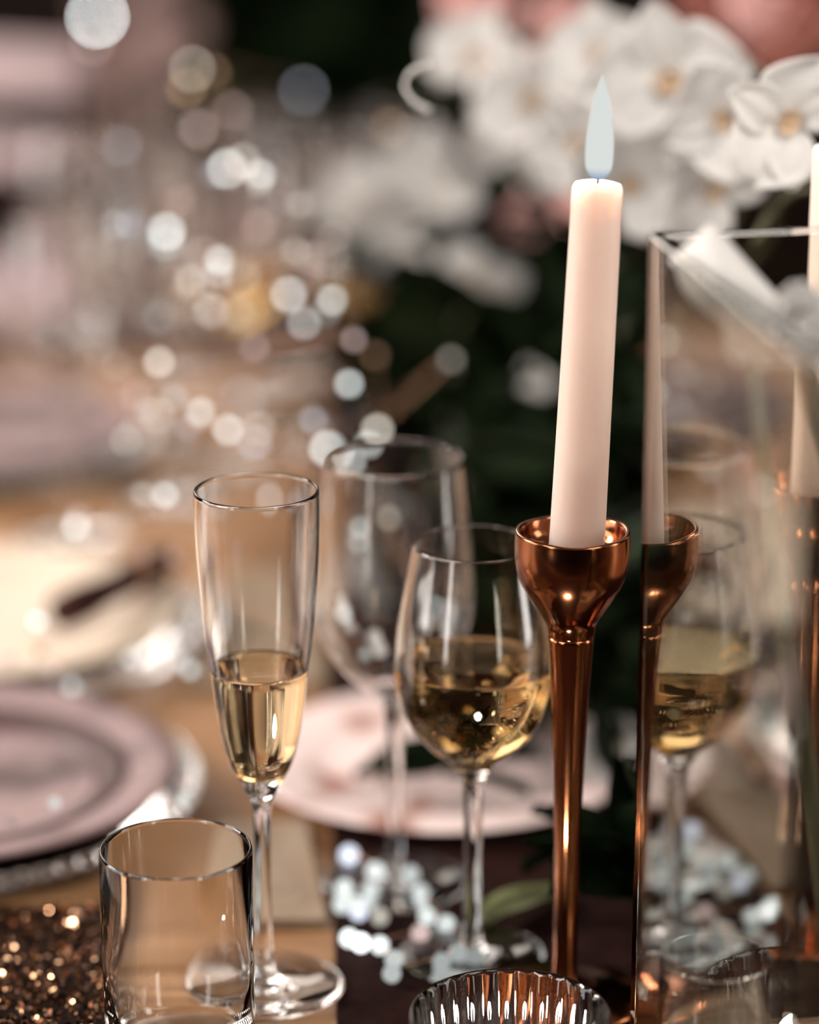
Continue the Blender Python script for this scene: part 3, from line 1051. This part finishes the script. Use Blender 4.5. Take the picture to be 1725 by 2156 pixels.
# white posy glowing behind the large empty glass
posy = empty('rose_bunch', at(800, 1300, h=0.0) + Vector((0, 0, 0.002)), 'posy of white roses on the table behind the large empty wine glass', 'roses')
for x, y, s_, ax in ((770, 1130, 150, 1.72), (850, 1110, 130, 1.74), (790, 1250, 150, 1.68), (890, 1215, 140, 1.70), (730, 1220, 110, 1.70)):
    p_ = spot(x, y, ax)
    p_.z = max(p_.z, TABLE + 0.02)
    puff(posy, p_, s_ / F * ax, M_PETAL)
obj('stem', tube([Vector((0, 0, 0)), Vector((0.002, 0, 0.02)), Vector((0.004, 0.01, 0.04))], 0.003, 8), M_STEM, posy)

# creamy roses filling the spray behind
rs = empty('rose_bunch', POTTOP + Vector((0.05, 0.03, 0)), 'bunch of blush roses behind the white orchids', 'roses')
for x, y, s_, ax in ((1240, 430, 170, 1.7), (1120, 460, 140, 1.74), (1000, 30, 200, 1.9), (1180, 60, 180, 1.85), (1330, 300, 260, 1.6), (1460, 330, 240, 1.56)):
    puff(rs, spot(x, y, ax), s_ / F * ax, M_ROSEP if y > 420 or y < 70 else M_PETAL)
obj('stem', tube([rs.location * 0 - Vector((0, 0, .004)), Vector((0.02, 0.02, 0.12)), spot(1240, 440, 1.72) - rs.location], 0.003, 8), M_STEM, rs)
rr = empty('rose_bunch', POTTOP + Vector((0.075, 0.0, 0)), 'bunch of coral red roses at the upper right corner', 'roses')
for x, y, s_, ax, mt in ((1590, 30, 170, 1.75, M_ROSEP), (1700, 60, 200, 1.75, M_ROSE), (1640, 110, 170, 1.85, M_ROSE), (1490, 10, 170, 1.9, M_ROSE)):
    puff(rr, spot(x, y, ax), s_ / F * ax, mt)
obj('stem', tube([Vector((0, 0, -.004)), Vector((0.04, 0.02, 0.14)), spot(1640, 160, 1.84) - rr.location], 0.003, 8), M_STEM, rr)

lowr = empty('rose_bunch', Vector((0.215, 1.36, TABLE + 0.004)), 'bunch of tan blush roses low at the right seen through the glass vase', 'roses')
M_TAN = pbr('tan_petal', (0.62, 0.43, 0.31), 0.6)
M_DUSK = pbr('dusky_petal', (0.50, 0.33, 0.30), 0.6)
for x, y, s_, ax, mt in ((1620, 1760, 190, 1.42, M_TAN), (1560, 1560, 170, 1.45, M_DUSK), (1700, 1480, 200, 1.42, M_TAN), (1710, 1800, 190, 1.36, M_DUSK), (1690, 1250, 200, 1.46, M_TAN), (1530, 1250, 150, 1.50, M_ROSEP),
                         (1640, 1000, 180, 1.5, M_DUSK), (1470, 960, 170, 1.55, M_TAN), (1500, 1690, 110, 1.44, M_ROSEP), (1700, 2010, 150, 1.32, M_TAN)):
    p_ = spot(x, y, ax)
    p_.z = max(p_.z, TABLE + 0.035)
    puff(lowr, p_, s_ / F * ax, mt)
for x, y in ((1640, 1000), (1690, 1250), (1560, 1560)):
    obj('stem', tube([Vector((0, 0, -.002)), (spot(x, y, 1.46) - lowr.location) * .5 + Vector((0, .01, 0)), spot(x, y, 1.47) - lowr.location], 0.0025, 8), M_STEM, lowr)

# big creamy blooms at the right, by the mouth of the vase
vr = empty('rose_bunch', in_vase(0.03, 0.0, 0.0146), 'white rose standing in the square vase beside the peaked calla lily', 'roses')
puff(vr, spot(1690, 710, 1.0), 230 / F * 1.0, M_PETAL)
puff(vr, spot(1590, 715, 0.99), 120 / F * 1.0, M_PETAL)
tp = spot(1690, 710, 1.0)
obj('stem', tube([Vector((0, 0, 0)), (tp - vr.location) * 0.5 + Vector((0.004, 0, 0)), tp - vr.location], 0.003, 8), M_STEM, vr)
# folded white petal rising above the vase
fp = empty('calla_lily', in_vase(-0.01, 0.02, 0.0146), 'creamy calla lily with a peaked fold rising out of the square vase', 'flower')
b_ = bmesh.new()
ZL = [(1500, 466), (1408, 548), (1480, 640), (1560, 700), (1650, 760), (1655, 640), (1600, 580)]
ax0 = 1.03
ctrp = spot(1530, 580, ax0 - 0.012)
vs = [b_.verts.new(spot(x, y, ax0 + 0.006 * math.sin(i * 2.0)) - fp.location) for i, (x, y) in enumerate(ZL)]
cv = b_.verts.new(ctrp - fp.location)
for i in range(len(vs)):
    b_.faces.new((cv, vs[i], vs[(i + 1) % len(vs)]))
bmesh.ops.subdivide_edges(b_, edges=b_.edges[:], cuts=3, use_grid_fill=True, smooth=0.4)
bmesh.ops.solidify(b_, geom=b_.faces[:], thickness=0.0012)
obj('petal', b_, M_PETAL, fp)
obj('stem', tube([Vector((0, 0, 0)), (spot(1600, 720, ax0) - fp.location) * 0.6, spot(1600, 720, ax0) - fp.location], 0.003, 8), M_STEM, fp)

VOT = tumbler('tumbler', 'small clear votive glass standing inside the square vase', 1525, 2085, 118, 1.008, t=0.0013, segs=64)
VOT.location.z = TABLE + 0.0148


# ------------------------------------------------------------------ dark foliage
LEAFS = {}


def leaf(parent, pos, L, W, direction, roll, mat):
    kk = mat.name
    if kk not in LEAFS:
        b_ = bmesh.new()
        gr = {}
        n_, m_ = 8, 2
        for i in range(n_ + 1):
            s = i / n_
            wv = 0.5 * math.sin(math.pi * (s * 0.94 + 0.03)) ** 0.85
            for j in range(-m_, m_ + 1):
                t_ = j / m_
                gr[i, j] = b_.verts.new((s, wv * t_, -0.18 * s * s + 0.10 * abs(t_)))
        for i in range(n_):
            for j in range(-m_, m_):
                b_.faces.new((gr[i, j], gr[i + 1, j], gr[i + 1, j + 1], gr[i, j + 1]))
        bmesh.ops.solidify(b_, geom=b_.faces[:], thickness=0.012)
        o_ = obj('leaf', b_, mat, parent)
        LEAFS[kk] = o_.data
    else:
        o_ = bpy.data.objects.new('leaf', LEAFS[kk])
        COL.objects.link(o_)
        o_.parent = parent
    o_.location = pos - parent.location
    o_.rotation_mode = 'QUATERNION'
    o_.rotation_quaternion = Vector(direction).to_track_quat('X', 'Z') @ Euler((roll, 0, 0)).to_quaternion()
    o_.scale = (L, W, L)
    return o_


def bush(label, origin, spots, n, Ls, seed, sides=None):
    rn = random.Random(seed)
    r_ = empty('foliage_bush', origin, label, 'greenery')
    for k in range(n):
        x, y, sx, sy, ax, sax = spots[k % len(spots)]
        p_ = spot(x + rn.uniform(-sx, sx), y + rn.uniform(-sy, sy), ax + rn.uniform(0, sax))
        if p_.z < TABLE + 0.02:
            p_.z = TABLE + 0.02 + rn.random() * 0.03
        L_ = rn.uniform(*Ls)
        dr = Vector((rn.uniform(-1, 1), rn.uniform(-.8, .3), rn.uniform(-.5, .9))).normalized()
        if p_.z + dr.z * L_ < TABLE + 0.012:
            dr.z = abs(dr.z)
        leaf(r_, p_, L_, L_ * rn.uniform(.38, .6), dr, rn.uniform(-1, 1), M_LEAF)
    for x, y, sx, sy, ax, sax in spots:
        e_ = spot(x, y, ax + sax * .5)
        obj('stem', tube([Vector((0, 0, -.004)), (e_ - r_.location) * .5 + Vector((0, 0.01, .02)), e_ - r_.location], 0.0018, 6), M_STEM, r_)
    return r_


bush('dark green leaves filling the space left of the candle', POTTOP + Vector((-0.03, 0.0, 0)),
     [(900, 640, 110, 90, 1.78, .2), (1050, 720, 110, 110, 1.66, .2), (1090, 900, 90, 120, 1.55, .25), (1000, 980, 70, 120, 1.62, .2), (860, 800, 70, 130, 1.75, .2), (1130, 520, 70, 80, 1.72, .15)],
     130, (0.045, 0.085), 5)
bush('dark green leaves behind the copper candlestick', POTTOP + Vector((0.06, -0.03, 0)),
     [(1270, 900, 90, 150, 1.42, .2), (1290, 1150, 90, 140, 1.40, .2), (1210, 1320, 110, 100, 1.44, .15), (1080, 1180, 110, 130, 1.52, .12), (1300, 1450, 70, 70, 1.40, .1), (1330, 700, 50, 150, 1.42, .2),
      (1325, 1880, 30, 70, 1.27, .04), (1480, 1500, 120, 200, 1.38, .2), (1600, 1250, 100, 250, 1.40, .2)],
     150, (0.04, 0.075), 6)
tall = bush('tall dark plant standing beyond the table, above the white blossom spray', Vector((-0.02, 2.95, 0.005)),
            [(600, 60, 90, 80, 2.9, .2), (720, 150, 100, 100, 2.9, .2), (830, 220, 80, 90, 2.9, .2), (900, 120, 80, 110, 2.9, .2), (780, 40, 90, 50, 2.9, .2), (550, 170, 60, 70, 2.9, .2), (640, 260, 70, 50, 2.9, .2)], 240, (0.10, 0.16), 8)
for x, y, a in SPRIG:
    p_ = at(x, y, h=0.019 + 0.004 * abs(math.sin(a)))
    leaf(sprig, p_, 0.045, 0.024, (math.cos(a), math.sin(a), 0.12), 0.3 * math.sin(a * 3), M_LEAF)
# pale leaf on the table between wine glass and candlestick
lf = empty('fallen_leaf', at(1005, 1960, h=0.004), 'pale green leaf lying on the table between wine glass and candlestick', 'leaf')
tip_ = at(1175, 1845, h=0.012)
o = leaf(lf, lf.location, (tip_ - lf.location).length, 0.020, tip_ - lf.location, 0.0, M_LEAFP)
o.name = 'blade'


# ------------------------------------------------------------------ ladder-back chair and curtain behind
CY = 2.62
xr = at(265, 600, Y=CY).x
chair = empty('ladder_back_chair', (xr - 0.21, CY, 0), 'ladder-back chair with pale pink slats and dark posts at the far left of the table', 'chair')


def cbox(name, c, s, bv=0.006):
    b2_ = bmesh.new()
    box(b2_, c, s)
    bevel(b2_, bv, 2)
    return obj(name, b2_, M_CHAIR, chair, smooth=False)


for sx in (-1, 1):
    cbox('back_post', (sx * 0.195, 0.0, 0.52), (0.032, 0.034, 1.04)).data.materials[0] = M_DARKWOOD
    cbox('leg', (sx * 0.185, -0.0 + 0.42, 0.22), (0.034, 0.034, 0.44))
for y0, y1 in ((520, 680), (272, 350), (82, 190)):
    z1, z0 = at(100, y0, Y=CY).z, at(100, y1, Y=CY).z
    b2_ = bmesh.new()
    hh = z1 - z0
    n_ = 12
    rows = []
    for i in range(n_ + 1):
        t_ = -1 + 2 * i / n_
        yy = 0.022 * (1 - t_ * t_)
        top_ = hh / 2 - 0.012 * t_ * t_
        rows.append([b2_.verts.new((t_ * 0.182, -yy + dy_, zz)) for dy_, zz in ((-.007, -hh / 2), (-.007, top_), (.007, top_), (.007, -hh / 2))])
    for A, B in zip(rows[:-1], rows[1:]):
        for s in range(4):
            b2_.faces.new((A[s], A[(s + 1) % 4], B[(s + 1) % 4], B[s]))
    b2_.faces.new(rows[0]); b2_.faces.new(rows[-1])
    obj('back_slat', b2_, M_CHAIR, chair, loc=(0, 0, (z0 + z1) / 2), smooth=False)
cbox('seat', (0, 0.22, 0.452), (0.42, 0.44, 0.028))
for z_ in (0.15, 0.28):
    cbox('stretcher', (0, 0.0, z_), (0.37, 0.02, 0.022))

CU = 4.6
x0, x1 = at(265, 400, Y=CU).x, at(735, 400, Y=CU).x
b_ = bmesh.new()
n_ = 60
rows = []
for i in range(n_ + 1):
    t_ = i / n_
    xx = x0 + (x1 - x0) * t_
    yy = 0.03 * math.sin(t_ * 40) + 0.012 * math.sin(t_ * 91)
    rows.append([b_.verts.new((xx, CU + yy * (1 - 0.3 * k), 0.01 + k * 2.4)) for k in (0, 0.33, 0.66, 1)])
for A, B in zip(rows[:-1], rows[1:]):
    for k in range(3):
        b_.faces.new((A[k], B[k], B[k + 1], A[k + 1]))
bmesh.ops.solidify(b_, geom=b_.faces[:], thickness=0.003)
tag(obj('curtain', b_, M_CURTAIN), 'dusty pink curtain hanging in the dark room behind the glasses', 'curtain')
